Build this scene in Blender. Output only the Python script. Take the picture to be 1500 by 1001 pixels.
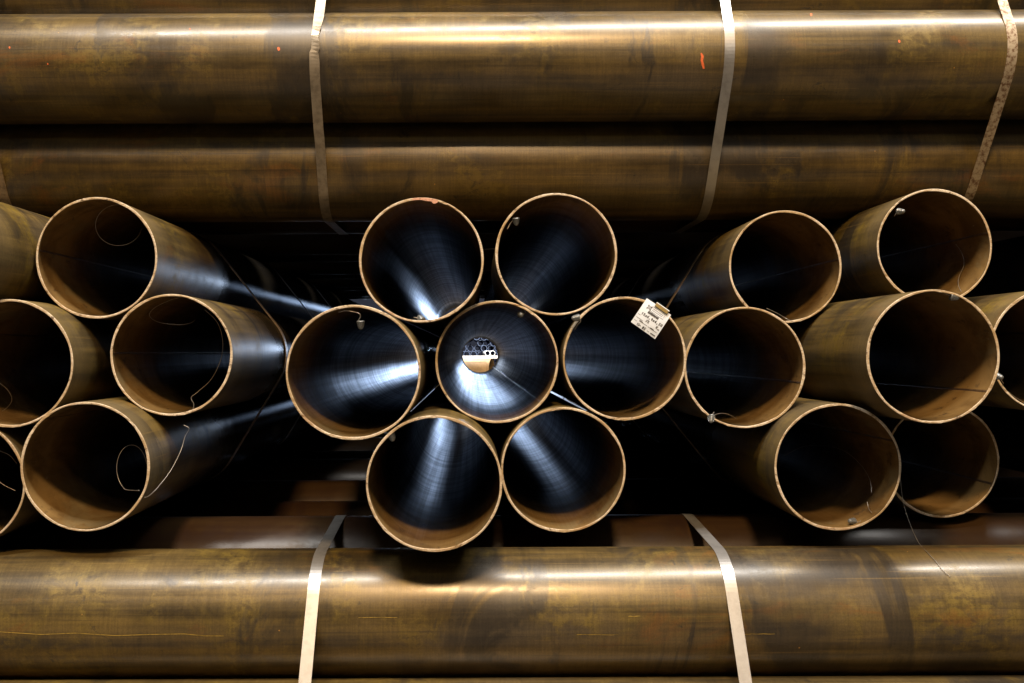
import bpy, bmesh, math, random
from mathutils import Vector, Matrix
rad = math.radians
S = bpy.context.scene
COL = S.collection
for o in list(bpy.data.objects):
    bpy.data.objects.remove(o)

# ------------------------------------------------------------------ camera, world, lamps, exposure
R = 0.162            # outer radius of the big pipes (m)
T = 0.037 * R        # wall
F = 1444.0           # focal length in photo pixels (1500 wide)
VX, VY = 693.0, 516.0
ROLL = 0.0046
H = 9.3 * R          # eye height
LEN = 38.3 * R

cam = bpy.data.cameras.new('camera')
cam.sensor_width = 36.0
cam.lens = 36.0 * F / 1500.0
cam.shift_x = (750.0 - VX) / 1500.0
cam.shift_y = (VY - 500.5) / 1500.0
cam.clip_start = 0.05
cam.clip_end = 300.0
camo = bpy.data.objects.new('camera', cam)
COL.objects.link(camo)
camo.matrix_world = Matrix.Translation((0, 0, H)) @ Matrix.Rotation(rad(90), 4, 'X') @ Matrix.Rotation(-ROLL, 4, 'Z')
S.camera = camo

wd = bpy.data.worlds.new('World')
S.world = wd
wd.use_nodes = True
wd.node_tree.nodes['Background'].inputs['Color'].default_value = (1.0, 0.78, 0.5, 1)
wd.node_tree.nodes['Background'].inputs['Strength'].default_value = 0.006
S.view_settings.view_transform = 'Standard'
S.view_settings.look = 'None'
S.view_settings.gamma = 1.0
S.view_settings.exposure = -0.12
S.view_settings.use_curve_mapping = False
try:
    S.cycles.use_denoising = True
    S.cycles.max_bounces = 10
    S.cycles.glossy_bounces = 8
    S.cycles.diffuse_bounces = 1
    S.cycles.sample_clamp_indirect = 6.0
except Exception:
    pass


def area(name, loc, target, sx, sy, power, color, shape='RECTANGLE', spread=180):
    l = bpy.data.lights.new(name, 'AREA')
    l.shape = shape
    l.size = sx
    if shape in ('RECTANGLE', 'ELLIPSE'):
        l.size_y = sy
    l.energy = power
    l.color = color
    l.spread = rad(spread)
    o = bpy.data.objects.new(name, l)
    COL.objects.link(o)
    o.location = loc
    d = Vector(target) - Vector(loc)
    o.rotation_euler = d.to_track_quat('-Z', 'Y').to_euler()
    return o


PILE = Vector((0, 2.7, H))


def at_elev(deg, dist, x=0.0):
    return Vector((x, PILE.y - dist * math.cos(rad(deg)), PILE.z + dist * math.sin(rad(deg))))


# hall lamps in front of the stack (rows of tubes run parallel to the lying pipes)
area('sodium_lamp', at_elev(50, 11.0, 0.15), PILE, 1.3, 1.3, 1300, (1.0, 0.68, 0.36), 'DISK')
area('tube_row', at_elev(77, 9.0, 0.9), PILE, 11.0, 0.34, 2050, (1.0, 0.96, 0.90))
area('tube_row', at_elev(34, 11.0), PILE, 12.0, 0.12, 95, (1.0, 0.94, 0.85))
area('tube_row', at_elev(20, 12.0), PILE, 12.0, 0.10, 18, (1.0, 0.86, 0.7))
# bright cool yard lamps behind the stack
area('yard_light', (1.45, 43.0, H + 1.32), (0.3, 9.0, H + 0.8), 3.0, 1.1, 2900, (0.58, 0.74, 1.0))
area('yard_window', (-4.2, 43.0, H + 2.2), (-3.6, 9.0, H + 2.0), 5.0, 2.7, 330, (0.80, 0.89, 1.0))
area('yard_lamp', (0.0, 16.0, H + 7.0), (0, 24.0, H - 0.6), 3.0, 2.0, 5600, (0.95, 0.97, 1.0))

# ------------------------------------------------------------------ coordinates


def W(u, d, v):
    return Vector((u * R, d * R, H + v * R))


def unroll(px, py):
    dx, dy = px - VX, py - VY
    return dx - ROLL * dy, dy + ROLL * dx


def P3(px, py, d):
    """point seen at photo position (px, py) at depth d (in pipe radii)"""
    dx, dy = unroll(px, py)
    return Vector((dx / F * d * R, d * R, H - dy / F * d * R))


# ------------------------------------------------------------------ node helpers
class NT:
    def __init__(self, name):
        self.m = bpy.data.materials.new(name)
        self.m.use_nodes = True
        self.t = self.m.node_tree
        self.b = self.t.nodes['Principled BSDF']

    def n(self, kind, **kw):
        nd = self.t.nodes.new(kind)
        for k, v in kw.items():
            setattr(nd, k, v)
        return nd

    def link(self, a, b):
        self.t.links.new(a, b)

    def val(self, sock, v):
        if hasattr(v, 'is_linked') or hasattr(v, 'links'):
            self.link(v, sock)
        else:
            sock.default_value = v

    def math(self, op, a, b=0.0, c=None, clamp=False):
        nd = self.n('ShaderNodeMath', operation=op, use_clamp=clamp)
        self.val(nd.inputs[0], a)
        self.val(nd.inputs[1], b)
        if c is not None:
            self.val(nd.inputs[2], c)
        return nd.outputs[0]

    def coord(self):
        return self.n('ShaderNodeTexCoord').outputs['Object']

    def offset(self, co):
        oi = self.n('ShaderNodeObjectInfo')
        k = self.math('MULTIPLY', oi.outputs['Random'], 57.0)
        cb = self.n('ShaderNodeCombineXYZ')
        self.link(k, cb.inputs[0]); self.link(k, cb.inputs[1]); self.link(k, cb.inputs[2])
        ad = self.n('ShaderNodeVectorMath', operation='ADD')
        self.link(co, ad.inputs[0]); self.link(cb.outputs[0], ad.inputs[1])
        return ad.outputs[0], oi.outputs['Random']

    def noise(self, co, sc, detail=4, rough=0.55, dist=0.0, scale=1.0):
        mp = self.n('ShaderNodeVectorMath', operation='MULTIPLY')
        self.link(co, mp.inputs[0]); mp.inputs[1].default_value = sc
        nz = self.n('ShaderNodeTexNoise')
        nz.inputs['Scale'].default_value = scale
        nz.inputs['Detail'].default_value = detail
        nz.inputs['Roughness'].default_value = rough
        nz.inputs['Distortion'].default_value = dist
        self.link(mp.outputs[0], nz.inputs['Vector'])
        return nz.outputs['Fac']

    def step(self, f, a, b, to0=0.0, to1=1.0):
        nd = self.n('ShaderNodeMapRange', interpolation_type='SMOOTHSTEP')
        self.link(f, nd.inputs[0])
        nd.inputs[1].default_value = a; nd.inputs[2].default_value = b
        nd.inputs[3].default_value = to0; nd.inputs[4].default_value = to1
        return nd.outputs[0]

    def mix(self, f, a, b):
        nd = self.n('ShaderNodeMix', data_type='RGBA')
        self.val(nd.inputs[0], f)
        for s, v in ((nd.inputs[6], a), (nd.inputs[7], b)):
            if isinstance(v, tuple):
                s.default_value = v + (1,) if len(v) == 3 else v
            else:
                self.link(v, s)
        return nd.outputs[2]

    def bump(self, h, strength, dist):
        nd = self.n('ShaderNodeBump')
        nd.inputs['Strength'].default_value = strength
        nd.inputs['Distance'].default_value = dist
        self.link(h, nd.inputs['Height'])
        self.link(nd.outputs[0], self.b.inputs['Normal'])
        return nd

    def set(self, **kw):
        for k, v in kw.items():
            s = self.b.inputs[k.replace('_', ' ')]
            if isinstance(v, tuple):
                s.default_value = v + (1,) if len(v) == 3 else v
            else:
                self.val(s, v)


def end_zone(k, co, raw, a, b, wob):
    """1 near the cut ends of the pipe, 0 along the middle (masks painted shade and end wear); pipe axis = local Y from 0 to LEN"""
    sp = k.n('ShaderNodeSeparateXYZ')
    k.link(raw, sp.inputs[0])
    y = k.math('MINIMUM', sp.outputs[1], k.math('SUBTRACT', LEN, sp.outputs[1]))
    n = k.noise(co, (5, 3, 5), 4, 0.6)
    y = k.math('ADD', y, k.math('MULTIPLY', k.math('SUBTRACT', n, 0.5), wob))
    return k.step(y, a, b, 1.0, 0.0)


def mat_outer(name, ends, tone=1.0, warm=1.0):
    """mill-scale pipe skin: dark oxide under a thin olive-tan rust film, wiped patches, yellow stains (pipe axis = local Y)"""
    k = NT(name)
    raw = k.coord()
    co, rnd = k.offset(raw)
    drawn = k.noise(co, (34, 1.1, 34), 5, 0.6)
    cloud = k.noise(co, (3.4, 2.6, 3.4), 6, 0.62, 0.5)
    blot = k.noise(co, (9, 7, 9), 6, 0.68, 0.9)
    bands = k.noise(co, (1.6, 4.2, 1.6), 5, 0.62, 0.9)
    fine = k.noise(co, (12, 170, 12), 3, 0.6)
    grain = k.noise(co, (260, 260, 260), 2, 0.6)
    hair = k.noise(co, (110, 1.6, 110), 3, 0.6)
    film = k.step(k.math('ADD', k.math('ADD', k.math('MULTIPLY', cloud, 0.36), k.math('MULTIPLY', drawn, 0.46)), k.math('MULTIPLY', blot, 0.18)), 0.38, 0.62)
    c = k.mix(film, (0.060, 0.043, 0.021), (0.146, 0.097, 0.029))
    # grey sheen of bare scale
    gy = k.step(k.noise(co, (2.4, 1.3, 2.4), 4, 0.6, 0.3), 0.52, 0.66)
    c = k.mix(k.math('MULTIPLY', gy, 0.35), c, (0.112, 0.090, 0.068))
    # yellow-ochre stains, scrubbed
    sc = k.noise(co, (42, 26, 42), 4, 0.7, 0.4)
    st = k.math('MULTIPLY', k.step(k.noise(co, (3.4, 4.2, 3.4), 6, 0.66, 0.5), 0.48, 0.66), k.step(sc, 0.36, 0.62))
    c = k.mix(k.math('MULTIPLY', st, 0.60), c, (0.205, 0.138, 0.018))
    # orange rust
    ru = k.step(k.noise(co, (7, 3.0, 7), 6, 0.72, 0.7), 0.56, 0.70)
    c = k.mix(k.math('MULTIPLY', ru, 0.55), c, (0.185, 0.080, 0.018))
    # dark wiped patches with a fairly crisp edge
    dk = k.math('MULTIPLY', k.step(bands, 0.53, 0.60), k.step(k.noise(co, (2.6, 2.0, 2.6), 4, 0.6), 0.42, 0.56))
    c = k.mix(k.math('MULTIPLY', dk, 0.80), c, (0.032, 0.025, 0.018))
    sm = k.step(k.noise(co, (15, 12, 15), 7, 0.80, 1.0), 0.60, 0.68)
    c = k.mix(k.math('MULTIPLY', k.step(hair, 0.60, 0.70), 0.45), c, (0.035, 0.026, 0.016))
    c = k.mix(k.math('MULTIPLY', k.step(hair, 0.36, 0.30), 0.30), c, (0.26, 0.165, 0.05))
    c = k.mix(k.math('MULTIPLY', sm, 0.78), c, (0.032, 0.027, 0.020))
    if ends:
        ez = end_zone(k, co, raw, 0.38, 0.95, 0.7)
        c = k.mix(k.math('MULTIPLY_ADD', ez, -0.80, 0.80), c, (0.018, 0.018, 0.020))  # shadow of the upper stack painted in: skin fades to near black
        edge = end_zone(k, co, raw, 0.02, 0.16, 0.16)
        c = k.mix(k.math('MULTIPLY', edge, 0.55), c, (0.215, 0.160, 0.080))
    hs = k.n('ShaderNodeHueSaturation')
    k.link(c, hs.inputs['Color'])
    k.link(k.math('MULTIPLY', k.math('MULTIPLY_ADD', fine, 0.7, 0.65), k.math('MULTIPLY_ADD', grain, 0.6, 0.7)), hs.inputs['Value'])
    c = hs.outputs[0]
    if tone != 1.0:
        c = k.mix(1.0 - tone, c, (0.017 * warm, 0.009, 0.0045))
    # dark hairline scratches and bright flecks
    vo = k.n('ShaderNodeTexVoronoi')
    vo.inputs['Scale'].default_value = 13.0
    k.link(co, vo.inputs['Vector'])
    fl = k.math('MULTIPLY', k.step(vo.outputs['Distance'], 0.030, 0.018), k.step(cloud, 0.5, 0.56))
    c = k.mix(k.math('MULTIPLY', fl, 0.8), c, (0.55, 0.28, 0.06))
    k.set(Base_Color=c)
    mt = k.math('MULTIPLY_ADD', film, -0.22, 0.36)
    if ends:
        mt = k.math('MULTIPLY', mt, ez)
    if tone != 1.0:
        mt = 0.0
    k.set(Metallic=mt)
    rg = k.math('ADD', k.math('MULTIPLY_ADD', cloud, 0.24, 0.055), k.math('MULTIPLY', st, 0.12))
    rg = k.math('ADD', rg, k.math('ADD', k.math('MULTIPLY', drawn, 0.05), k.math('MULTIPLY', dk, 0.06)))
    if ends:
        rg = k.math('ADD', rg, k.math('MULTIPLY_ADD', ez, 0.32, -0.10))
    if not ends:
        rg2 = k.math('ADD', rg, 0.14)
        k.set(Roughness=rg2, Coat_Weight=0.32 if tone == 1.0 else 0.0)
        k.set(Coat_Roughness=k.math('ADD', rg, 0.0))
    else:
        k.set(Roughness=rg)
    k.set(Specular_IOR_Level=k.math('MULTIPLY_ADD', ez, 0.07, 0.03) if ends else (0.55 if tone == 1.0 else 0.35))
    hh = k.math('ADD', k.math('MULTIPLY', drawn, 0.45), k.math('MULTIPLY', fine, 0.30))
    hh = k.math('ADD', hh, k.math('MULTIPLY', blot, 0.4))
    bp = k.bump(k.math('ADD', hh, k.math('MULTIPLY', grain, 0.2)), 0.20, 0.0010)
    if ends:
        df = k.n('ShaderNodeBsdfDiffuse')
        k.link(c, df.inputs['Color'])
        gl = k.n('ShaderNodeBsdfGlossy', distribution='BECKMANN')
        gl.inputs['Color'].default_value = (0.075, 0.08, 0.088, 1)
        k.link(k.math('MULTIPLY_ADD', cloud, 0.16, 0.18), gl.inputs['Roughness'])
        k.link(bp.outputs[0], gl.inputs['Normal'])
        fr = k.n('ShaderNodeFresnel')
        fr.inputs['IOR'].default_value = 1.35
        m1 = k.n('ShaderNodeMixShader'); m2 = k.n('ShaderNodeMixShader')
        k.link(fr.outputs[0], m1.inputs[0]); k.link(df.outputs[0], m1.inputs[1]); k.link(gl.outputs[0], m1.inputs[2])
        k.link(ez, m2.inputs[0]); k.link(m1.outputs[0], m2.inputs[1]); k.link(k.b.outputs[0], m2.inputs[2])
        k.link(m2.outputs[0], k.t.nodes['Material Output'].inputs['Surface'])
    return k.m


def mat_inner():
    k = NT('pipe_bore')
    raw = k.coord()
    co, rnd = k.offset(raw)
    drawn = k.noise(co, (30, 0.6, 30), 5, 0.6)
    cloud = k.noise(co, (5, 4, 5), 6, 0.65, 0.5)
    rings = k.noise(co, (3, 60, 3), 3, 0.6)
    c = k.mix(k.step(cloud, 0.38, 0.62), (0.135, 0.077, 0.027), (0.262, 0.160, 0.058))
    sp = k.step(k.noise(co, (26, 14, 26), 5, 0.7), 0.60, 0.68)
    c = k.mix(k.math('MULTIPLY', sp, 0.6), c, (0.05, 0.032, 0.02))
    gr = k.step(k.noise(co, (6, 3, 6), 6, 0.72, 0.6), 0.53, 0.64)
    c = k.mix(k.math('MULTIPLY', gr, 0.5), c, (0.21, 0.165, 0.085))
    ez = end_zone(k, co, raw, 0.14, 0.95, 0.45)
    c = k.mix(ez, (0.022, 0.021, 0.022), c)  # unlit depth painted in: rust colour goes near black down the bore
    fl = k.step(k.noise(co, (70, 30, 70), 3, 0.6), 0.71, 0.75)
    c = k.mix(k.math('MULTIPLY', fl, 0.5), c, (0.35, 0.30, 0.24))
    # oiled scale: diffuse base under a thin varnish whose sheen has no long tail (Beckmann)
    rg = k.math('ADD', k.math('MULTIPLY_ADD', drawn, 0.14, 0.275), k.math('MULTIPLY', ez, 0.18))
    bp = k.bump(k.math('ADD', k.math('MULTIPLY', drawn, 0.6), k.math('MULTIPLY', rings, 0.6)), 0.3, 0.0007)
    df = k.n('ShaderNodeBsdfDiffuse')
    k.link(c, df.inputs['Color'])
    k.link(bp.outputs[0], df.inputs['Normal'])
    gl = k.n('ShaderNodeBsdfGlossy', distribution='BECKMANN')
    k.link(rg, gl.inputs['Roughness'])
    k.link(bp.outputs[0], gl.inputs['Normal'])
    ray = k.noise(co, (85, 0.35, 85), 4, 0.7)
    arc = k.noise(co, (3, 16, 3), 5, 0.7)
    gm = k.math('MULTIPLY', k.step(ray, 0.30, 0.70, 0.7, 1.25), k.step(arc, 0.36, 0.64, 0.7, 1.25))
    gc = k.n('ShaderNodeVectorMath', operation='SCALE')
    gc.inputs[0].default_value = (0.180, 0.190, 0.210)
    k.link(gm, gc.inputs['Scale'])
    k.link(gc.outputs[0], gl.inputs['Color'])
    fr = k.n('ShaderNodeFresnel')
    fr.inputs['IOR'].default_value = 1.40
    mx = k.n('ShaderNodeMixShader')
    k.link(fr.outputs[0], mx.inputs[0])
    k.link(df.outputs[0], mx.inputs[1])
    k.link(gl.outputs[0], mx.inputs[2])
    k.link(mx.outputs[0], k.t.nodes['Material Output'].inputs['Surface'])
    k.t.nodes.remove(k.b)
    return k.m


def mat_rim():
    k = NT('cut_steel')
    co, rnd = k.offset(k.coord())
    saw = k.noise(co, (150, 20, 460), 3, 0.7)
    cl = k.noise(co, (11, 11, 11), 5, 0.65)
    c = k.mix(k.step(cl, 0.36, 0.62), (0.46, 0.32, 0.16), (0.72, 0.61, 0.46))
    c = k.mix(k.math('MULTIPLY', k.step(saw, 0.48, 0.66), 0.7), c, (0.34, 0.21, 0.09))
    c = k.mix(k.math('MULTIPLY', k.step(k.noise(co, (38, 38, 38), 5, 0.78), 0.57, 0.65), 0.85), c, (0.11, 0.062, 0.03))
    c = k.mix(k.math('MULTIPLY', k.step(k.noise(co, (7, 7, 7), 5, 0.7), 0.54, 0.66), 0.65), c, (0.36, 0.20, 0.08))
    k.set(Base_Color=c, Metallic=0.0, Roughness=0.55)
    k.bump(saw, 0.6, 0.0014)
    return k.m


def mat_simple(name, col, rough=0.5, metal=0.0, var=0.25, sc=40.0, dark=None):
    k = NT(name)
    co, rnd = k.offset(k.coord())
    n1 = k.noise(co, (sc, sc, sc), 5, 0.65)
    d = dark or tuple(x * (1 - var * 1.6) for x in col)
    c = k.mix(k.step(n1, 0.42, 0.66), col, d)
    k.set(Base_Color=c, Metallic=metal)
    k.set(Roughness=k.math('MULTIPLY_ADD', n1, 0.2, max(0.02, rough - 0.1)))
    k.bump(n1, 0.15, 0.001)
    return k.m


M_OUT, M_LIE, M_IN, M_RIM = mat_outer('weathered_shaded_skin', True), mat_outer('pipe_skin', False), mat_inner(), mat_rim()
M_DARK = mat_outer('shaded_pipe_skin', False, 0.15, 1.35)  # darkened copy of pipe_skin: weak light on the rear pipes put into colour
M_SEAM = mat_simple('weld_bead', (0.13, 0.075, 0.035), 0.4, 0.3)
M_STRAP = mat_simple('strap_steel', (0.40, 0.39, 0.38), 0.34, 0.65, 0.12, 30)
M_STRAPT = mat_simple('strap_tan', (0.38, 0.32, 0.24), 0.40, 0.5, 0.2, 40)
M_STRAPD = mat_simple('strap_dull', (0.42, 0.30, 0.17), 0.42, 0.5, 0.3, 60)
M_STRAPR = mat_simple('strap_rusty', (0.50, 0.41, 0.29), 0.45, 0.4, 0.3, 85, (0.17, 0.09, 0.045))
M_WIRE = mat_simple('wire_steel', (0.40, 0.36, 0.31), 0.4, 0.6, 0.2, 60)
M_PLUG = mat_simple('plug_plastic', (0.21, 0.22, 0.22), 0.28, 0.4, 0.2, 90)
M_CARD = mat_simple('tag_card', (0.68, 0.72, 0.78), 0.6, 0.0, 0.05, 60)
M_INK = mat_simple('tag_ink', (0.05, 0.045, 0.045), 0.6, 0.0, 0.2, 60)
M_CLIP = mat_simple('clip_brass', (0.48, 0.34, 0.12), 0.35, 0.6, 0.2, 80)
M_PAINT = mat_simple('orange_paint', (0.85, 0.17, 0.05), 0.5, 0.0, 0.15, 200)
M_CHALK = mat_simple('yellow_chalk', (0.42, 0.28, 0.05), 0.7, 0.0, 0.3, 90)
M_PALE = mat_simple('pale_coating', (0.80, 0.78, 0.74), 0.5, 0.0, 0.05, 6)
M_TAN = mat_simple('tan_rust', (0.50, 0.30, 0.12), 0.6, 0.1, 0.2, 9)
M_WOOD = mat_simple('pale_timber', (0.74, 0.68, 0.60), 0.7, 0.0, 0.2, 12)
M_CONC = mat_simple('concrete', (0.09, 0.088, 0.085), 0.75, 0.0, 0.2, 3)
M_WALL = mat_simple('painted_wall', (0.022, 0.026, 0.045), 0.8, 0.0, 0.1, 1.0)
M_FAR = mat_simple('far_scale', (0.030, 0.040, 0.085), 0.95, 0.0, 0.3, 8)
M_FAR.node_tree.nodes['Principled BSDF'].inputs['Specular IOR Level'].default_value = 0.0
M_FARRIM = mat_simple('far_rim', (0.20, 0.25, 0.38), 0.9, 0.0, 0.2, 8)

# ------------------------------------------------------------------ builders


def obj(name, me, parent=None):
    o = bpy.data.objects.new(name, me)
    COL.objects.link(o)
    if parent is not None:
        o.parent = parent
    return o


def tag(o, label, cat, group=None, kind=None):
    o['label'] = label
    o['category'] = cat
    if group:
        o['group'] = group
    if kind:
        o['kind'] = kind
    return o


def mesh(name, verts, faces, mats, fmat=None, smooth=None):
    me = bpy.data.meshes.new(name)
    me.from_pydata([tuple(v) for v in verts], [], faces)
    for m in mats:
        me.materials.append(m)
    if fmat:
        me.polygons.foreach_set('material_index', fmat)
    if smooth is True:
        me.polygons.foreach_set('use_smooth', [True] * len(faces))
    elif smooth:
        me.polygons.foreach_set('use_smooth', smooth)
    me.update()
    return me


def pipe_meshes(r, t, L, seg, seed, mo, mi, mr, ylen=6, split_rim=False):
    """wall tube along local +Y (outer + bore), the two cut end faces as their own mesh"""
    rn = random.Random(seed)
    ri = r - t
    e = min(0.0012, t * 0.2)
    jit = [[rn.uniform(-1, 1) * 0.0006 + (0.0014 if rn.random() < 0.06 else 0) for _ in range(seg)] for _ in range(4)]
    ph = rn.uniform(0, 6.28)
    oval = 0.0016
    verts, faces, fm = [], [], []

    def ring(rr, y):
        i0 = len(verts)
        for k in range(seg):
            a = 2 * math.pi * k / seg
            q = rr * (1 + oval * math.cos(2 * a + ph))
            verts.append((q * math.cos(a), y, q * math.sin(a)))
        return i0
    ys = [e] + [L * i / ylen for i in range(1, ylen)] + [L - e]
    ro = [ring(r, y) for y in ys]
    rin = [ring(ri, y) for y in ys]
    for a in range(len(ys) - 1):
        for k in range(seg):
            k2 = (k + 1) % seg
            faces.append((ro[a] + k, ro[a + 1] + k, ro[a + 1] + k2, ro[a] + k2)); fm.append(0)
            faces.append((rin[a] + k, rin[a] + k2, rin[a + 1] + k2, rin[a + 1] + k)); fm.append(1)
    def annulus(o_, i_, y, s):
        a = ring(r - e, y); b = ring(ri + e, y)
        for (p, q) in ((o_, a), (a, b), (b, i_)):
            for k in range(seg):
                k2 = (k + 1) % seg
                f = (p + k, p + k2, q + k2, q + k)
                faces.append(f if s > 0 else f[::-1]); fm.append(2)
    annulus(ro[-1], rin[-1], L, -1)
    if not split_rim:
        annulus(ro[0], rin[0], 0.0, 1)
    wall = mesh('pipe_wall', verts, faces, [mo, mi, mr], fm, [m != 2 for m in fm])
    if not split_rim:
        return wall
    verts, faces = [], []
    prof = [(r, e), (r - e, 0), (ri + e, 0), (ri, e)]
    ids = []
    for j, (rr, y) in enumerate(prof):
        ids.append(len(verts))
        for k in range(seg):
            a = 2 * math.pi * k / seg
            q = rr * (1 + oval * math.cos(2 * a + ph))
            y_ = y
            if j in (2, 3):
                q += 0.0007 * math.sin(2 * a + ph * 2) + 0.0005 * math.sin(5 * a + ph * 3) + 0.0004 * math.sin(11 * a + ph)
            if j in (1, 2):
                q += jit[j][k]
                y_ = y + abs(jit[0][k]) * 0.8
            verts.append((q * math.cos(a), y_, q * math.sin(a)))
    for j in range(3):
        for k in range(seg):
            k2 = (k + 1) % seg
            faces.append((ids[j] + k, ids[j] + k2, ids[j + 1] + k2, ids[j + 1] + k))
    rim = mesh('cut_rim', verts, faces, [mr])
    return wall, rim


def seam_mesh(ri, ang, L):
    w, h = 0.0035, 0.0009
    rn = random.Random(int(ang * 100))
    verts, faces = [], []
    n = 60
    for i in range(n + 1):
        y = 0.004 + (L - 0.008) * i / n
        for (s, hh) in ((-1, -0.0006), (-0.5, h), (0.5, h), (1, -0.0006)):
            a = ang + s * w / ri + rn.uniform(-1, 1) * 0.0006 / ri
            q = ri - hh * rn.uniform(0.8, 1.2)
            verts.append((q * math.cos(a), y, q * math.sin(a)))
    for i in range(n):
        for j in range(3):
            b = i * 4 + j
            faces.append((b, b + 4, b + 5, b + 1))
    return mesh('weld_seam', verts, faces, [M_SEAM], smooth=True)


def sweep(pts, r, n=6, smooth_steps=6):
    """round tube along a Catmull-Rom curve through pts"""
    pts = [Vector(p) for p in pts]
    if smooth_steps > 1 and len(pts) > 2:
        out = []
        for i in range(len(pts) - 1):
            p0 = pts[max(i - 1, 0)]; p1 = pts[i]; p2 = pts[i + 1]; p3 = pts[min(i + 2, len(pts) - 1)]
            for s in range(smooth_steps):
                t = s / smooth_steps
                out.append(0.5 * ((2 * p1) + (p2 - p0) * t + (2 * p0 - 5 * p1 + 4 * p2 - p3) * t * t + (3 * p1 - p0 - 3 * p2 + p3) * t ** 3))
        out.append(pts[-1])
        pts = out
    verts, faces = [], []
    up = Vector((0.13, 0.31, 0.94)).normalized()
    for i, p in enumerate(pts):
        d = (pts[min(i + 1, len(pts) - 1)] - pts[max(i - 1, 0)]).normalized()
        a = d.cross(up)
        if a.length < 1e-4:
            a = d.orthogonal()
        a.normalize()
        b = d.cross(a).normalized()
        for k in range(n):
            w = 2 * math.pi * k / n
            verts.append(p + a * (r * math.cos(w)) + b * (r * math.sin(w)))
    for i in range(len(pts) - 1):
        for k in range(n):
            k2 = (k + 1) % n
            faces.append((i * n + k, i * n + k2, (i + 1) * n + k2, (i + 1) * n + k))
    faces.append(tuple(range(n))[::-1])
    faces.append(tuple(range((len(pts) - 1) * n, len(pts) * n)))
    return verts, faces


def hull(points):
    pts = sorted(set(points))

    def half(seq):
        h = []
        for p in seq:
            while len(h) > 1 and (h[-1][0] - h[-2][0]) * (p[1] - h[-2][1]) - (h[-1][1] - h[-2][1]) * (p[0] - h[-2][0]) <= 0:
                h.pop()
            h.append(p)
        return h
    a, b = half(pts), half(pts[::-1])
    return a[:-1] + b[:-1]


def hull_path(circles, gap=0.004):
    pts = []
    for (x, y) in circles:
        for k in range(96):
            w = 2 * math.pi * k / 96
            pts.append((round(x + (1 + gap) * math.cos(w), 5), round(y + (1 + gap) * math.sin(w), 5)))
    h = hull(pts)
    out = []
    for i, p in enumerate(h):
        q = h[(i + 1) % len(h)]
        L = math.hypot(q[0] - p[0], q[1] - p[1])
        n = max(1, int(L / 0.12))
        for s in range(n):
            out.append((p[0] + (q[0] - p[0]) * s / n, p[1] + (q[1] - p[1]) * s / n))
    return out


def strap_mesh(path, place, width, thick, mat, wob=None):
    """closed flat band; path in pipe radii, place(a, b, side) -> world point"""
    n = len(path)
    verts, faces = [], []
    for i, (a, b) in enumerate(path):
        p, q = path[i - 1], path[(i + 1) % n]
        tx, ty = q[0] - p[0], q[1] - p[1]
        L = math.hypot(tx, ty) or 1
        nx, ny = ty / L, -tx / L
        w = wob(a, b) if wob else (0.0, 1.0, 0.0)   # sideways shift, width factor, twist lift
        for s in (-1, 1):
            for lift in (0, thick / R):
                l2 = lift + w[2] * (s + 1) * 0.5
                verts.append(place(a + nx * l2, b + ny * l2, s * width * 0.5 * w[1] + w[0]))
    for i in range(n):
        j = (i + 1) % n
        A, B = i * 4, j * 4
        for (p, q) in ((0, 1), (1, 3), (3, 2), (2, 0)):
            faces.append((A + p, B + p, B + q, A + q))
    me = mesh('strap_band', verts, faces, [mat])
    bm = bmesh.new(); bm.from_mesh(me); bmesh.ops.recalc_face_normals(bm, faces=bm.faces); bm.to_mesh(me); bm.free()
    return me


# ------------------------------------------------------------------ setting
def box(name, lo, hi, mat):
    x0, y0, z0 = lo; x1, y1, z1 = hi
    v = [(x0, y0, z0), (x1, y0, z0), (x1, y1, z0), (x0, y1, z0), (x0, y0, z1), (x1, y0, z1), (x1, y1, z1), (x0, y1, z1)]
    f = [(3, 2, 1, 0), (4, 5, 6, 7), (0, 1, 5, 4), (1, 2, 6, 5), (2, 3, 7, 6), (3, 0, 4, 7)]
    return mesh(name, v, f, [mat])


g = obj('ground', mesh('ground', [(-60, -20, 0), (60, -20, 0), (60, 80, 0), (-60, 80, 0)], [(0, 1, 2, 3)], [M_CONC]))
g['kind'] = 'structure'
w = obj('back_wall', box('back_wall', (-40, 44, 0), (40, 44.3, 12), M_WALL))
w['kind'] = 'structure'

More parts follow.
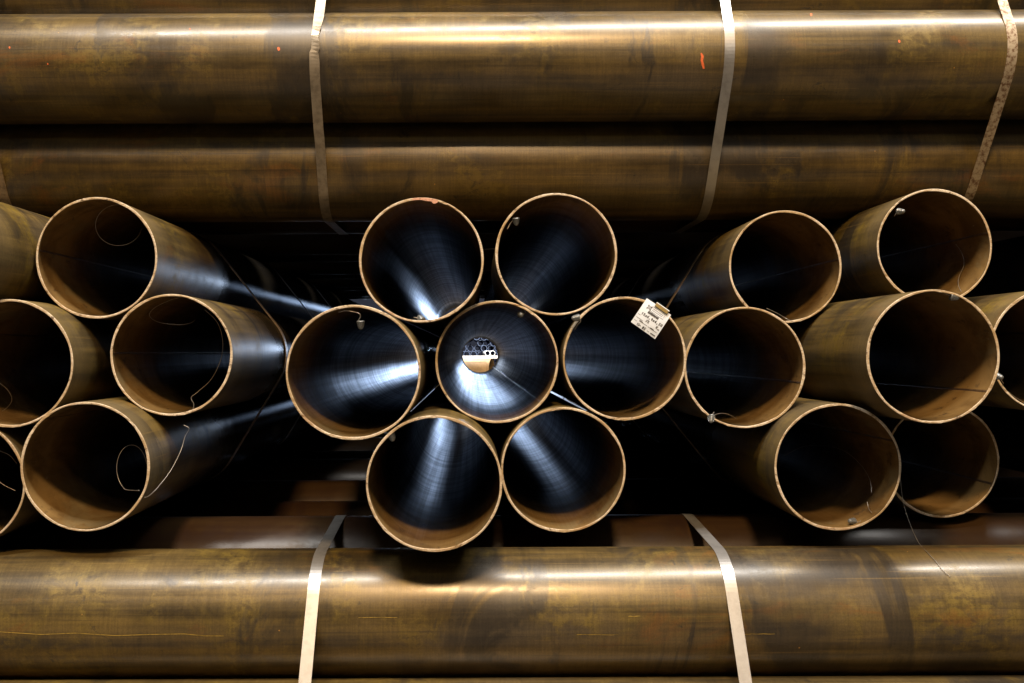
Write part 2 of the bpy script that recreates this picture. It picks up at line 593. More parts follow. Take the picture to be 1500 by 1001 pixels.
# ------------------------------------------------------------------ the end-on bundles
# photo centre x, y, radius, seam angle (deg, in the picture plane, 0 = right, 90 = up), label
END = {
    'left bundle': [
        (-104, 367, 97, 200, 'rusty pipe side cut by the left picture edge, behind the wire-loop pipe', 'L5'),
        (141, 378.5, 89, 172, 'top steel pipe of the left bundle with a round wire loop in its mouth', 'L1'),
        (11, 531, 94, 150, 'middle-row steel pipe at the left photo edge, its mouth partly in view', 'L3'),
        (250, 522, 89.5, 178, 'rusty steel pipe with a long bent wire down the right of its bore', 'L2'),
        (125.5, 682, 95, 130, 'bottom steel pipe of the left bundle, wire loop inside and wire outside', 'L4'),
        (-56, 706, 94, 150, 'lower left corner steel pipe, only the right curve of its rim showing', 'L6'),
    ],
    'centre bundle': [
        (616.5, 382.5, 91.5, -63, 'left pipe of the upper centre pair, with a reddish chip on its rim', 'C1'),
        (813.5, 375, 89.5, 215, 'right pipe of the upper centre pair, one plug high inside', 'C2'),
        (520.5, 547.5, 99, -30, 'steel pipe with a plug dangling from its upper rim on a bent wire', 'C3'),
        (727.5, 531, 90, -43, 'steel pipe one can see right through to the bright yard behind', 'C4'),
        (915, 525.5, 90.5, 95, 'steel pipe behind the white paper tag hung over its rim', 'C5'),
        (635.5, 702.5, 100, 20, 'lowest and nearest pipe of the centre bundle, glowing blue inside its top', 'C6'),
        (825, 688.5, 91.5, 200, 'lower right steel pipe of the centre bundle, beside the nearest pipe', 'C7'),
    ],
    'right bundle': [
        (1150.5, 391, 82.5, 8, 'steel pipe at top left of the right bundle with an empty dark mouth', 'R1'),
        (1369, 361, 84.3, 14, 'highest steel pipe of the right bundle with a bright plug at its upper left rim', 'R2'),
        (1093, 541, 89, -15, 'steel pipe touching the tagged pipe, a plug clipped on its lower left rim', 'R3'),
        (1367, 522.5, 98, -33, 'largest-looking steel pipe of the right bundle, long tan side in full light', 'R4'),
        (1541, 514, 91, 20, 'steel pipe cut off by the right picture edge, dark thumb smear on its side', 'R5'),
        (1225.5, 682, 93, 25, 'steel pipe at the bottom of the right bundle with a plug lying in its mouth', 'R6'),
        (1380, 675, 84.0, -25, 'most set-back steel pipe of the right bundle, low behind a hanging wire', 'R7'),
    ],
}
END['far right bundle'] = [
    (693 + 11.75 * 93, 520, 93, 20, 'middle pipe of the next bundle beyond the right photo edge, in the dark', 'X1'),
    (693 + 12.9 * 92, 520 + 1.75 * 92, 92, 20, 'lower pipe of the next bundle beyond the right photo edge, lost in the dark', 'X2'),
    (693 + 12.9 * 91, 520 - 1.75 * 91, 91, 20, 'upper pipe of the next bundle beyond the right photo edge, lost in the dark', 'X3')]
PIPES, PIPE_OBJ = {}, {}
for bundle, rows in END.items():
    pos = []
    for (px, py, r, sa, lab, key) in rows:
        dx, dy = unroll(px, py)
        pos.append([dx / r, -dy / r, F / r])
    for it in range(60):       # let neighbours touch rather than cut into each other
        for i in range(len(pos)):
            for j in range(i):
                dx, dy = pos[i][0] - pos[j][0], pos[i][1] - pos[j][1]
                q = math.hypot(dx, dy)
                if q < 2.012:
                    s = (2.012 - q) * 0.5 / q
                    pos[i][0] += dx * s; pos[i][1] += dy * s
                    pos[j][0] -= dx * s; pos[j][1] -= dy * s
    for (px, py, r, sa, lab, key), (u, v, d) in zip(rows, pos):
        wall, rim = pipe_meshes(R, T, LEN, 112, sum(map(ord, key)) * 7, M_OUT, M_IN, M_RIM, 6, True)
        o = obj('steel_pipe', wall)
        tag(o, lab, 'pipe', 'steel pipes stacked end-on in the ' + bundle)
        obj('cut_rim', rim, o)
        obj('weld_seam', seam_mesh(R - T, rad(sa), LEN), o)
        o.location = W(u, d, v)
        PIPES[key] = (u, v, d)
        PIPE_OBJ[key] = o

# a torn reddish burr hanging on the inside of one cut rim
M_BURR = mat_simple('burr_steel', (0.62, 0.33, 0.22), 0.5, 0.1, 0.3, 120)
bv, bf = [], []
rb = random.Random(4)
for k in range(13):
    a = rad(74 + 24 * k / 12)
    dpt = 0.0035 * math.sin(math.pi * min(1, (k + 1) / 9)) * rb.uniform(0.6, 1.1) + (0.004 if k in (1, 2) else 0)
    for q, y in ((R - 0.0005, -0.0012), (R - T - dpt, -0.0016), (R - T - dpt, 0.0014), (R - 0.0005, -0.0004)):
        bv.append((q * math.cos(a), y, q * math.sin(a)))
for k in range(12):
    for j in range(4):
        bf.append((k * 4 + j, k * 4 + (j + 1) % 4, k * 4 + 4 + (j + 1) % 4, k * 4 + 4 + j))
bf += [(0, 1, 2, 3), (51, 50, 49, 48)]
obj('burr', mesh('burr', bv, bf, [M_BURR]), PIPE_OBJ['C1'])

STRAPS = []
for bundle, keys, ds, extra in (('left', ['L5', 'L1', 'L3', 'L2', 'L4', 'L6'], (20.8, 27.3, 34.0), (-9.6, 0.1)),
                                ('centre', ['C1', 'C2', 'C3', 'C5', 'C6', 'C7'], (24.5, 31.0), None),
                                ('right', ['R1', 'R2', 'R3', 'R5', 'R6', 'R7'], (20.4, 28.0), None)):
    cs = [(PIPES[k][0], PIPES[k][1]) for k in keys]
    if extra:
        cs.append(extra)
    path = hull_path(cs)
    for n, d in enumerate(ds):
        me = strap_mesh(path, lambda a, b, s, d=d: W(a, d + s / R, b), 0.032, 0.0016, M_STRAPD)
        o = obj('steel_strap', me)
        STRAPS.append(o)
        tag(o, 'thin strap seen edge-on round the %s bundle, %s' % (
            bundle, ['nearest to the pipe mouths', 'second one back from the mouths', 'deep in the dark toward the far end'][n]),
            'strap', 'straps round the end-on bundles')

# ------------------------------------------------------------------ the lying bundles (axis along X)
LX = 6.4
ROT = Matrix.Rotation(rad(-90), 4, 'Z')
HW = [pipe_meshes(R, T, LX, 112, 900 + i, M_LIE, M_IN, M_RIM, 8) for i in range(3)]
LYING = {}


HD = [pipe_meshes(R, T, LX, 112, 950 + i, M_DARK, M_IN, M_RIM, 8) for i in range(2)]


def lying(d, v, label, group, key=None, xoff=0.0, roll=None, i=0):
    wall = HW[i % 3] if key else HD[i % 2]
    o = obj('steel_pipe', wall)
    o.matrix_world = Matrix.Translation(W(0, d, v) + Vector((-LX / 2 + xoff, 0, 0))) @ ROT @ Matrix.Rotation(rad(roll if roll is not None else i * 47.0), 4, 'Y')
    tag(o, label, 'pipe', group)
    if key:
        LYING[key] = (d, v, o)
    return o


GT = 'steel pipes lying across the top of the stack'
GB = 'steel pipes lying across the bottom of the stack'
lying(18.6, 5.36, 'big brown steel pipe lying across the top with orange paint marks', GT, 'T1', 0.3, 20, 0)
lying(19.65, 3.62, 'dim steel pipe lying just under the big top pipe and set back from it', GT, 'T2', 0.1, 140, 1)
lying(19.6, 7.13, 'dark steel pipe along the top photo edge above the big paint-marked pipe', GT, 'T0', 0.2, 75, 2)
lying(21.7, 3.62, 'shaded underside of the pipe behind the dim upper pipe, crossed by a strap end', GT, None, 0.0, 10, 1)
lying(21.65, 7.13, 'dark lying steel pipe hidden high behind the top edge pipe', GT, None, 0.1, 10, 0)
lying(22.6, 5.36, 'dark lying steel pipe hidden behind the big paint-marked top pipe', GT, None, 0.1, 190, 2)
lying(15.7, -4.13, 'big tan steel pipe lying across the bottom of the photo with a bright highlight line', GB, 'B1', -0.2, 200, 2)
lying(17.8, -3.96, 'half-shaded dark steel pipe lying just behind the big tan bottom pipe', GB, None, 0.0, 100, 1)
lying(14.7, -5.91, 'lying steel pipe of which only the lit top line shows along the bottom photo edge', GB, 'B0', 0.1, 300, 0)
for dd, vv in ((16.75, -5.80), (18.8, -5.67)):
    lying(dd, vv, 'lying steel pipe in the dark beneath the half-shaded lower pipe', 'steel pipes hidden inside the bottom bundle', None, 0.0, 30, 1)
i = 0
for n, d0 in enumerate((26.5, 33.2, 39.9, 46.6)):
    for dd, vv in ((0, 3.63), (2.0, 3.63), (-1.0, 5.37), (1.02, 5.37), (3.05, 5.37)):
        lying(d0 + dd, vv, 'shaded lying pipe of the upper rear bundles, only a thin lit lower edge showing',
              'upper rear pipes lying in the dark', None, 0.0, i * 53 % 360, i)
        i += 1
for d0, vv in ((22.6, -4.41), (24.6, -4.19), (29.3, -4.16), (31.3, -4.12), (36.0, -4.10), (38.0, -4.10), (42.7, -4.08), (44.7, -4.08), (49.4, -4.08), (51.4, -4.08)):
    lying(d0, vv, 'shaded lying pipe of the lower rear bundles, only a thin lit upper edge showing',
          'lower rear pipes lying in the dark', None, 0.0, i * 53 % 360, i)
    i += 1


def hexring(d, v, q=1.0):
    """six outer pipes of a 2-3-2 bundle whose nearest middle pipe is at (d, v)"""
    return [(d, v), (d + 4.05, v), (d + 1.02, v + 1.77), (d + 3.05, v + 1.77), (d + 1.02, v - 1.77), (d + 3.05, v - 1.77)]


def lie_strap(circles, px, py, depth, slant, mat, label, wob=None, width=0.0295):
    x0 = P3(px, py, depth).x
    v0 = (H * 0 + P3(px, py, depth).z - H) / R
    path = hull_path(circles)
    me = strap_mesh(path, lambda a, b, s: W((x0 + s) / R + slant * (b - v0), a, b), width, 0.0016, mat, wob)
    o = obj('steel_strap', me)
    tag(o, label, 'strap', 'straps round the lying bundles')
    return o


TOPC = [(18.6, 5.36), (22.6, 5.36), (19.6, 7.13), (21.65, 7.13), (19.65, 3.62), (21.7, 3.62)]
BOTC = [(14.7, -5.91), (18.8, -5.66), (15.7, -4.13), (17.8, -3.96), (15.9, -7.65), (17.9, -7.5)]
rk = random.Random(5)
KN = [rk.uniform(-1, 1) for _ in range(400)]


def crumple(a, b):
    if a < 18.2:
        f = max(0.0, 1 - abs(b - 5.62) / 0.42)
        k = KN[int((b + 20) * 12) % 400]
        return (-0.004 * f + 0.0018 * k * f + (-0.004 if b < 5.4 else 0), 1 - 0.30 * f, 0.05 * f * (0.6 + 0.4 * k))
    return (-0.003 if b < 5.4 else 0.0, 1.0, 0.0)


lie_strap(TOPC, 463, 70, 17.6, 0.02, M_STRAPT, 'crumpled pale steel strap round the top bundle, bent where it crosses the big pipe', crumple)
lie_strap(TOPC, 1069, 70, 17.6, 0.03, M_STRAP, 'smooth bright steel strap round the top bundle right of the orange paint stroke')
lie_strap(TOPC, 1482, 90, 17.6, 0.05, M_STRAPR, 'rust-spotted steel strap round the top bundle at the right photo edge')
lie_strap(TOPC, 8, 270, 18.9, 0.02, M_STRAPD, 'dark steel strap round the top bundle barely seen at the left photo edge')
lie_strap(BOTC, 463, 860, 15.1, 0.02, M_STRAP, 'bright steel strap round the bottom bundle left of the nearest pipe mouth')
lie_strap(BOTC, 1065, 850, 15.1, -0.02, M_STRAP, 'bright steel strap round the bottom bundle below the right-hand gap')


# paint strokes and specks on the big top pipe, chalk line on the bottom pipe
def on_lying(key, px, py):
    """point on the visible skin of a lying pipe at a photo position"""
    d0, v0, _ = LYING[key]
    dx, dy = unroll(px, py)
    m = -dy / F
    # (d - d0)^2 + (m d - v0)^2 = 1
    A = 1 + m * m; B = -2 * (d0 + m * v0); C = d0 * d0 + v0 * v0 - 1
    disc = B * B - 4 * A * C
    if disc < 0:
        disc = 0
    d = (-B - math.sqrt(disc)) / (2 * A)
    p = W(dx / F * d, d, m * d)
    n = Vector((0, d - d0, m * d - v0)).normalized()
    return p, n


def decal(key, pts, name, mat, lift=0.0006):
    """thin conforming patch: pts is a list of (px, py, halfwidth px)"""
    d0, v0, par = LYING[key]
    verts, faces = [], []
    for k, (px, py, hw) in enumerate(pts):
        q = pts[min(k + 1, len(pts) - 1)]; p = pts[max(k - 1, 0)]
        tx, ty = q[0] - p[0], q[1] - p[1]
        L = math.hypot(tx, ty) or 1
        for s in (-1, 0, 1):
            c, n = on_lying(key, px - ty / L * hw * s, py + tx / L * hw * s)
            verts.append(c + n * lift)
    for k in range(len(pts) - 1):
        for j in (0, 1):
            faces.append((k * 3 + j, k * 3 + j + 1, k * 3 + j + 4, k * 3 + j + 3))
    me = mesh(name, verts, faces, [mat], smooth=True)
    bpy.context.view_layer.update()
    me.transform(par.matrix_world.inverted())
    o = obj(name, me, par)
    return o


def speck(key, px, py, r):
    rn = random.Random(int(px))
    decal(key, [(px - r * 0.3, py - r, r * 0.3), (px, py - r * 0.4, r * 0.8), (px + r * 0.2, py + r * 0.4, r * 0.7), (px, py + r, r * 0.3)], 'paint_mark', M_PAINT)


decal('T1', [(1027, 78, 1.0), (1029, 83, 2.0), (1028, 89, 1.8), (1029.5, 95, 1.8), (1031, 101, 1.3)], 'paint_mark', M_PAINT)
for (px, py, r) in ((408, 72, 2.6), (1188, 22, 1.9), (1317, 61, 2.0), (70, 94, 1.2), (278, 43, 1.2), (14, 70, 1.5), (1304, 32, 1.0)):
    speck('T1', px, py, r)
rc = random.Random(8)
pts = [(0, 926), (60, 929), (110, 928), (170, 931), (220, 930), (270, 929), (300, 931), (328, 932)]
decal('B1', [(x, y + rc.uniform(-0.6, 0.6), 0.5) for x, y in pts], 'chalk_line', M_CHALK)
for (a, b, y) in ((525, 582, 905), (845, 905, 930), (920, 938, 903), (1085, 1135, 929)):
    decal('B1', [(a + (b - a) * q / 6, y + rc.uniform(-0.5, 0.5), rc.uniform(0.15, 0.45)) for q in range(7)], 'scratch_mark', M_CHALK)


# ------------------------------------------------------------------ wires
def wire(pts, label, r=0.0007, group='loose tie wires on the pipe ends'):
    v, f = sweep(pts, r)
    o = obj('tie_wire', mesh('tie_wire', v, f, [M_WIRE], smooth=True))
    tag(o, label, 'wire', group)
    return o


def ring_pts(cx, cy, rx, ry, d0, d1, a0, a1, n=14):
    out = []
    for k in range(n + 1):
        a = rad(a0 + (a1 - a0) * k / n)
        out.append(P3(cx + rx * math.cos(a), cy - ry * math.sin(a), d0 + (d1 - d0) * k / n))
    return out


def BW(px, py):
    p, n = on_lying('B1', px, py)
    return p + n * 0.0022


dL1, dL2, dL3, dL4, dL6 = (PIPES[k][2] for k in ('L1', 'L2', 'L3', 'L4', 'L6'))
wire([P3(186, 303, dL1 + 0.1)] + ring_pts(174, 330, 34, 30, dL1 + 0.4, dL1 + 0.9, 75, 350), 'round wire loop hanging in the mouth of the top left pipe')
wire([P3(275, 434, dL2 + 0.05), P3(255, 438, dL2 + 0.2), P3(228, 450, dL2 + 0.4), P3(219, 462, dL2 + 0.5), P3(232, 472, dL2 + 0.5), P3(262, 476, dL2 + 0.5), P3(280, 473, dL2 + 0.6), P3(286, 468, dL2 + 0.7)],
     'short curled wire under the top rim of the rusty left pipe')
wire([P3(300, 454, dL2 + 0.1), P3(318, 472, dL2 + 0.3), P3(326, 497, dL2 + 0.5), P3(324, 525, dL2 + 0.6), P3(310, 555, dL2 + 0.7), P3(290, 574, dL2 + 0.7), P3(280, 583, dL2 + 0.6), P3(284, 592, dL2 + 0.5), P3(282, 602, dL2 + 0.35)],
     'long bent wire down the right side of the rusty left pipe bore')
wire([P3(0, 562, dL3 + 0.5), P3(10, 570, dL3 + 0.6), P3(17, 582, dL3 + 0.7), P3(15, 592, dL3 + 0.8), P3(4, 602, dL3 + 0.9), P3(-10, 606, dL3 + 0.9)], 'wire curl in the half-seen middle pipe at the left photo edge')
wire(ring_pts(193, 686, 22, 34, dL4 + 0.7, dL4 + 0.3, 10, 248, 14) + [P3(204, 719, dL4 + 0.05)], 'oval wire loop in the mouth of the bottom left pipe')
wire([P3(212, 729, dL4 - 0.02), P3(219, 726, dL4 + 0.12), P3(233, 712, dL4 + 0.35), P3(251, 688, dL4 + 0.6), P3(265, 660, dL4 + 0.8), P3(271, 640, dL4 + 0.9), P3(277, 628, dL4 + 0.9), P3(269, 623, dL4 + 0.9)],
     'wire springing out along the dark side of the bottom left pipe')
wire([P3(0, 661, dL6 + 0.5), P3(14, 667, dL6 + 0.5), P3(25, 680, dL6 + 0.7)], 'short wire across the lower left corner pipe, upper of two')
wire([P3(-4, 704, dL6 + 0.5), P3(8, 712, dL6 + 0.5), P3(23, 719, dL6 + 0.5)], 'short wire across the lower left corner pipe, lower of two')
dR2, dR3, dR4, dR5, dR6, dR7 = (PIPES[k][2] for k in ('R2', 'R3', 'R4', 'R5', 'R6', 'R7'))
wire([P3(1400, 358, dR2 + 1.0), P3(1409, 371, dR2 + 0.9), P3(1412, 388, dR2 + 0.8), P3(1405, 405, dR2 + 0.6), P3(1404, 418, dR2 + 0.4), P3(1411, 431, dR2 + 0.15), P3(1417, 427, dR2 + 0.1)],
     'crooked wire in the highest pipe of the right bundle')
wire([P3(1123, 452, dR3 + 0.1), P3(1138, 459, dR3 + 0.25), P3(1152, 467, dR3 + 0.3), P3(1163, 472, dR3 + 0.1)], 'short pale wire under the upper right rim of the pipe beside the tag')
wire([P3(1044, 609, dR3 - 0.08), P3(1054, 606, dR3 + 0.1), P3(1066, 607, dR3 + 0.3), P3(1080, 614, dR3 + 0.6)], 'bent wire running from the clipped plug into the pipe beside the tag')
wire([P3(1149, 668, dR6 + 2.5), P3(1175, 655, dR6 + 2.3), P3(1205, 653, dR6 + 2.0), P3(1235, 660, dR6 + 1.5), P3(1258, 678, dR6 + 1.0), P3(1273, 700, dR6 + 0.6), P3(1277, 722, dR6 + 0.4)],
     'faint arched wire deep in the bottom right pipe')
wire([P3(1270, 735, dR6 + 0.35), P3(1273, 746, dR6 + 0.25), P3(1277, 751, dR6 + 0.1)], 'tiny bright wire end at the lower right lip of the bottom right pipe')
wire([P3(1477, 574, dR5 + 0.2), P3(1487, 582, dR5 + 0.3), P3(1497, 588, dR5 + 0.4), P3(1506, 596, dR5 + 0.4)], 'wire in the pipe cut off by the right photo edge')
wire([P3(1316, 688, dR7 - 0.15), P3(1319, 705, dR7 - 0.3), P3(1323, 735, dR7 - 0.5), P3(1332, 765, dR7 - 0.8), P3(1345, 794, 15.9), BW(1358, 810), BW(1370, 823), BW(1382, 837), BW(1392, 846)],
     'long wire hanging from the set-back right pipe down over the big tan pipe')

# ------------------------------------------------------------------ cone plugs on wires


def lathe(prof, n=20):
    v, f = [], []
    for (r, z) in prof:
        for k in range(n):
            a = 2 * math.pi * k / n
            v.append((r * math.cos(a), r * math.sin(a), z))
    for j in range(len(prof) - 1):
        for k in range(n):
            k2 = (k + 1) % n
            f.append((j * n + k, j * n + k2, (j + 1) * n + k2, (j + 1) * n + k))
    f.append(tuple(range(n))[::-1])
    f.append(tuple(range((len(prof) - 1) * n, len(prof) * n)))
    return v, f


mm = 0.001
prof = [(5 * mm, 0), (9 * mm, 0.3 * mm), (9.6 * mm, 2 * mm), (9.4 * mm, 4.5 * mm), (8.2 * mm, 5.2 * mm), (8.6 * mm, 6.2 * mm), (8.4 * mm, 8.6 * mm), (7.3 * mm, 9.3 * mm),
        (7.8 * mm, 10.3 * mm), (7.4 * mm, 13 * mm), (6.2 * mm, 13.7 * mm), (6.6 * mm, 14.8 * mm), (5.8 * mm, 18 * mm), (4.4 * mm, 20.5 * mm), (1.5 * mm, 21.6 * mm)]
pv, pf = lathe(prof)
PLUG_ME = mesh('plug_body', pv, pf, [M_PLUG], smooth=True)
fv, ff = [], []
for k in range(8):    # little fins round the cone
    a = 2 * math.pi * k / 8
    c, s = math.cos(a), math.sin(a)
    b = len(fv)
    for (r0, z) in ((7 * mm, 4 * mm), (9.8 * mm, 4.6 * mm), (7.2 * mm, 16 * mm), (5 * mm, 17 * mm)):
        for t in (-0.6 * mm, 0.6 * mm):
            fv.append((r0 * c - t * s, r0 * s + t * c, z))
    ff += [(b, b + 2, b + 4, b + 6), (b + 1, b + 7, b + 5, b + 3), (b + 2, b + 3, b + 5, b + 4), (b + 4, b + 5, b + 7, b + 6), (b, b + 1, b + 3, b + 2)]
FIN_ME = mesh('plug_fins', fv, ff, [M_PLUG])


def plug(px, py, d, tip, label, hook=None, sc=1.0):
    """tip: direction of the small end as (right, toward back, up)"""
    o = obj('wire_plug', PLUG_ME)
    q = Vector(tip).normalized()
    o.location = P3(px, py, d) - q * 0.010 * sc
    o.rotation_euler = q.to_track_quat('Z', 'Y').to_euler()
    o.scale = (sc, sc, sc)
    tag(o, label, 'wire plug', 'ribbed cone plugs on wires at the pipe mouths')
    fin = obj('fin_ring', FIN_ME, o)
    if hook:
        bpy.context.view_layer.update()
        v, f = sweep([P3(*p) for p in hook], 0.0011)
        me = mesh('hook_wire', v, f, [M_WIRE], smooth=True)
        me.transform(o.matrix_world.inverted())
        obj('hook_wire', me, o)
    return o


D = {k: PIPES[k][2] for k in PIPES}
plug(756, 324.5, D['C2'] + 0.07, (0.1, 0.25, -1), 'grey cone plug high on the left inside the upper right centre pipe', [(743, 336, D['C2'] + .05), (748, 327, D['C2'] + .08), (754, 320, D['C2'] + .07)])
plug(528.5, 476, D['C3'] + 0.05, (0.03, 0.1, -1), 'grey cone plug dangling on a bent wire under the left centre pipe rim',
     [(496, 457.5, D['C3'] + .05), (506, 455.5, D['C3'] + .05), (517, 457, D['C3'] + .05), (526, 459.5, D['C3'] + .03), (528, 464, D['C3'] + .04), (525.5, 469, D['C3'] + .05), (527, 472, D['C3'] + .05)])
plug(616, 467, D['C1'] + 0.10, (-0.5, 0.6, 0.7), 'dark cone plug lying at the bottom lip of the upper left centre pipe', [(606, 465, D['C1'] + .12), (611, 466, D['C1'] + .1), (615, 468, D['C1'] + .1)])
plug(763, 461, D['C4'] + 0.10, (0.15, -1, -0.2), 'round plug end-on at the top right inside of the see-through pipe', [(770, 458, D['C4'] + .1), (767, 460, D['C4'] + .12), (764, 461, D['C4'] + .1)])
plug(843.5, 466, D['C5'] - 0.10, (-1, -0.1, -0.12), 'shiny cone plug pointing left on the rim of the tagged pipe', [(848, 465, D['C5'] - .09), (850.5, 471, D['C5'] - .08), (846, 476, D['C5'] - .04), (842, 483, D['C5'] + .02)])
plug(574, 640, D['C6'] + 0.08, (0.25, 0.2, -1), 'pale frayed plug at the upper left rim of the nearest pipe', [(568, 640, D['C6'] + .06), (571, 637, D['C6'] + .07), (574, 636, D['C6'] + .08)])
plug(1319.5, 310, D['R2'] - 0.02, (0.6, -0.75, -0.1), 'bright metal plug at the upper left rim of the highest right pipe', [(1310, 317, D['R2'] + .05), (1313, 313, D['R2'] + .0), (1318, 311, D['R2'] - .02)])
plug(1398, 435.5, D['R4'] + 0.05, (1, -0.1, -0.2), 'ribbed plug lying sideways under the top rim of the largest right pipe', [(1372, 428, D['R4'] + .1), (1382, 430, D['R4'] + .08), (1392, 433, D['R4'] + .05)])
plug(1463, 552, D['R5'] - 0.3, (0.5, -0.8, -0.3), 'dark plug behind the right edge of the largest right pipe', [(1470, 562, D['R5']), (1466, 556, D['R5'] - .2), (1464, 553, D['R5'] - .3)])
plug(1042, 614, D['R3'] - 0.10, (-0.25, -0.5, -0.9), 'plug clipped over the lower left rim of the pipe beside the tag', [(1046, 604, D['R3'] + .05), (1044, 607, D['R3'] - .03), (1042, 611, D['R3'] - .1)])
plug(1247.5, 764, D['R6'] + 0.12, (-0.8, -0.5, 0.1), 'dark ribbed plug lying in the bottom lip of the lower right pipe', [(1262, 763, D['R6'] + .15), (1257, 765, D['R6'] + .1), (1250, 765, D['R6'] + .12)])

# ------------------------------------------------------------------ the paper tag
dT = D['C5'] - 0.14
TL, TR, BR, BL = (P3(947.5, 437, dT + 0.03), P3(983, 461.5, dT), P3(959.5, 497, dT - 0.05), P3(924, 472, dT - 0.02))
tag_n = (TR - TL).cross(BL - TL).normalized()
if tag_n.y > 0:
    tag_n = -tag_n


def tp(a, b, lift=0.0):
    bow = 0.0034 * math.sin(math.pi * b) + 0.0014 * math.sin(math.pi * a) + 0.003 * max(0, b - .6) * (1 - a)
    return (TL * (1 - a) + TR * a) * (1 - b) + (BL * (1 - a) + BR * a) * b + tag_n * (lift + bow)


verts, faces = [], []
n = 10
for side, lf in ((0, 0.0), (1, -0.0005)):
    for j in range(n + 1):
        for k in range(n + 1):
            verts.append(tp(k / n, j / n, lf))
N = (n + 1) ** 2
for j in range(n):
    for k in range(n):
        a = j * (n + 1) + k
        faces.append((a, a + n + 1, a + n + 2, a + 1))
        faces.append((N + a, N + a + 1, N + a + n + 2, N + a + n + 1))
edge = [k for k in range(n)] + [k * (n + 1) + n for k in range(n)] + [n * (n + 1) + n - k for k in range(n)] + [(n - k) * (n + 1) for k in range(n)]
for q in range(len(edge)):
    a, b = edge[q], edge[(q + 1) % len(edge)]
    faces.append((a, b, N + b, N + a))
card = obj('paper_tag', mesh('paper_tag', verts, faces, [M_CARD]))
tag(card, 'white paper tag with printed heading and handwriting hung on a pipe rim', 'tag')


def strokes(name, lines, w, mat, lift):
    verts, faces = [], []
    for ln in lines:
        pts = [tp(a, b, lift) for a, b in ln]
        for i, p in enumerate(pts):
            t = (pts[min(i + 1, len(pts) - 1)] - pts[max(i - 1, 0)]).normalized()
            s = t.cross(tag_n).normalized() * (w * 0.5)
            e = t * (w * 0.3) * (-1 if i == 0 else 1 if i == len(pts) - 1 else 0)
            verts += [p + s + e, p - s + e]
        b = len(verts) - 2 * len(pts)
        for i in range(len(pts) - 1):
            faces.append((b + 2 * i, b + 2 * i + 1, b + 2 * i + 3, b + 2 * i + 2))
    return obj(name, mesh(name, verts, faces, [mat]), card)


GL = {  # pen strokes on a unit cell, y down
    '1': [[(.3, .25), (.55, .0), (.5, 1)]],
    '2': [[(.1, .25), (.35, 0), (.7, .12), (.65, .4), (.1, 1), (.9, .95)]],
    '3': [[(.1, .1), (.6, 0), (.7, .25), (.35, .45), (.75, .65), (.6, .95), (.05, 1)]],
    '4': [[(.5, 0), (.1, .6), (.85, .6)], [(.65, .3), (.6, 1.05)]],
    '5': [[(.85, 0), (.3, 0), (.2, .45), (.7, .5), (.75, .85), (.1, 1)]],
    '6': [[(.7, 0), (.25, .4), (.15, .85), (.5, 1), (.8, .75), (.6, .55), (.2, .7)]],
    '0': [[(.45, 0), (.12, .4), (.25, .9), (.6, 1), (.85, .5), (.65, .05), (.45, 0)]],
    'x': [[(.15, .4), (.8, .95)], [(.8, .35), (.1, 1)]],
    ',': [[(.4, .9), (.3, 1.2)]],
    'K': [[(.2, 0), (.15, 1)], [(.85, .05), (.2, .55), (.9, 1)]],
    'm': [[(.05, 1), (.1, .45), (.3, .5), (.35, 1), (.45, .5), (.7, .5), (.75, 1)]],
    'N': [[(.1, 1), (.15, 0), (.7, 1), (.8, 0)]],
    '#': [[(.3, 0), (.2, 1)], [(.7, 0), (.6, 1)], [(.05, .35), (.9, .3)], [(.05, .7), (.9, .65)]],
    '-': [[(.05, .5), (.95, .5)]],
}


def write(text, a0, b0, a1, b1, h):
    out = []
    n = len(text)
    for i, ch in enumerate(text):
        t0 = i / n
        w = (a1 - a0) / n * 0.82
        for ln in GL.get(ch, []):
            out.append([(a0 + (a1 - a0) * t0 + x * w, b0 + (b1 - b0) * t0 + (y - .5) * h) for x, y in ln])
    return out


hand = write('12x6,4x6,50', 0.13, 0.53, 0.97, 0.50, 0.085) + write('N2', 0.40, 0.66, 0.53, 0.66, 0.085) + write('K', 0.80, 0.65, 0.88, 0.65, 0.08) + write('m', 0.89, 0.68, 0.96, 0.68, 0.05)
hand += write('15-', 0.20, 0.925, 0.36, 0.925, 0.08) + write('#5', 0.42, 0.925, 0.56, 0.925, 0.08)
strokes('handwriting', hand, 0.0019, M_INK, 0.0003)
frame = [(.33, .13), (.84, .13), (.84, .31), (.33, .31), (.33, .13)]
printed = [frame]
printed += [[(.37 + .03 * k, .19), (.39 + .03 * k, .19)] for k in range(14)] + [[(.37 + .03 * k, .25), (.388 + .03 * k, .25)] for k in range(14)]
printed += [[(.19 + .058 * 1 + .05 * math.cos(a), .225 + .055 * math.sin(a)) for a in [x * .5236 for x in range(13)]]]
printed += [[(.248 + .022 * math.cos(a), .225 + .025 * math.sin(a)) for a in [x * .7854 for x in range(9)]]]
printed += [[(.04, .62), (.13, .62)], [(.05, .74), (.30, .74)], [(.35, .80), (.52, .80)], [(.56, .80), (.92, .80)], [(.05, .86), (.15, .86)], [(.62, .93), (.7, .93)]]
strokes('printed_form', printed, 0.0010, M_INK, 0.0004)
bold = [[(.19, .16), (.19, .19)], [(.31, .16), (.31, .2)], [(.19, .27), (.19, .30)], [(.31, .27), (.31, .30)]]
bold += write('KN530642', .30, .378, .72, .372, .06)
bold += [[(.76, .93), (.93, .925)], [(.22, .79), (.33, .79)], [(.66, .79), (.78, .79)]]
strokes('printed_heading', bold, 0.0028, M_INK, 0.0005)
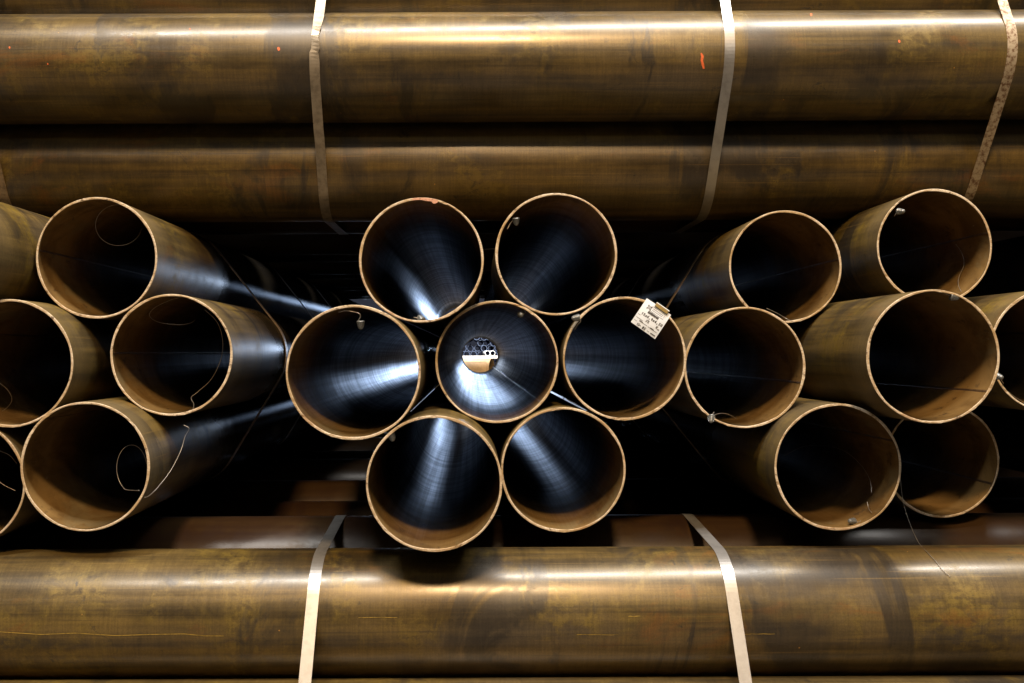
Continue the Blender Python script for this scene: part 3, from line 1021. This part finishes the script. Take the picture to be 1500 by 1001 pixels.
# folded clip on the top edge
cv, cf = [], []
cp = [(.36, -.045), (.86, -.045), (.86, .075), (.36, .075)]
for lf in (0.0012, 0.004):
    cv += [tp(a, b, lf if b > 0 else lf + 0.001) for a, b in cp]
cf = [(0, 1, 2, 3), (7, 6, 5, 4), (0, 4, 5, 1), (1, 5, 6, 2), (2, 6, 7, 3), (3, 7, 4, 0)]
obj('brass_clip', mesh('brass_clip', cv, cf, [M_CLIP]), card)
cv = [tp(a, b, lf) for lf in (-0.001, 0.0046) for a, b in ((.36, -.075), (.88, -.075), (.88, -.042), (.36, -.042))]
obj('clip_fold', mesh('clip_fold', cv, cf, [M_CARD]), card)

# ------------------------------------------------------------------ what shows through the open pipe: the yard behind
def zz(x, y):
    return 640 + x / 9.375, 460 + y / 9.375


RF = 0.084
dF = 27.0 / R
fw = pipe_meshes(RF, 0.009, 5.0, 32, 77, M_FAR, M_FAR, M_FARRIM, 1)
rows = [(335, 437), (405, 396), (478, 437 - 46), (550, 410 - 8), (622, 440)]
c0 = P3(*zz(552, 478), dF)
sp = 2.22 * RF
rf = random.Random(3)
for j in range(-2, 3):
    for k in range(-3, 4):
        if (j + k) % 5 == 0 and j > 0:
            continue
        o = obj('steel_pipe', fw)
        o.location = c0 + Vector((k * sp + (0.5 * sp if j % 2 else 0) + rf.uniform(-.012, .012), rf.uniform(0, 0.5), j * sp * 0.866 + rf.uniform(-.012, .012)))
        tag(o, 'small dark pipe mouth in the far stack seen through the open centre pipe', 'pipe', 'pipes in the far stack behind the yard')
ww = pipe_meshes(0.055, 0.008, 7.0, 32, 78, M_PALE, M_FAR, M_PALE, 1)
for k, (x, y) in enumerate(((697, 541), (766, 541))):
    o = obj('pale_pipe', ww)
    o.location = P3(*zz(x, y), 21.0 / R)
    tag(o, ['pale coated pipe seen through the open centre pipe, left of two', 'pale coated pipe seen through the open centre pipe, right of two'][k], 'pipe', 'pale pipes in the yard')
p = P3(*zz(590, 592), 19.0 / R)
o = obj('timber_bearer', box('timber_bearer', (-1.6, -0.06, -0.028), (1.6, 0.06, 0.024), M_WOOD))
o.location = p
tag(o, 'pale timber bearer under the pale pipes in the yard', 'timber')
tw = pipe_meshes(R, T * 1.3, 3.2, 64, 79, M_TAN, M_IN, M_TAN, 1)
for (x, y, dm, yaw, lab) in ((676, 655, 12.0, 90, 'sunlit tan pipe lying in the yard, nearer of two'), (752, 612, 14.0, 74, 'tan pipe lying in the yard with its dark end showing, farther of two')):
    o = obj('tan_pipe', tw)
    top = P3(*zz(x, y), dm / R)
    o.location = top - Vector((0, 0, R * 1.0))
    o.rotation_euler = (0, 0, rad(yaw))
    tag(o, lab, 'pipe', 'tan pipes lying in the yard')
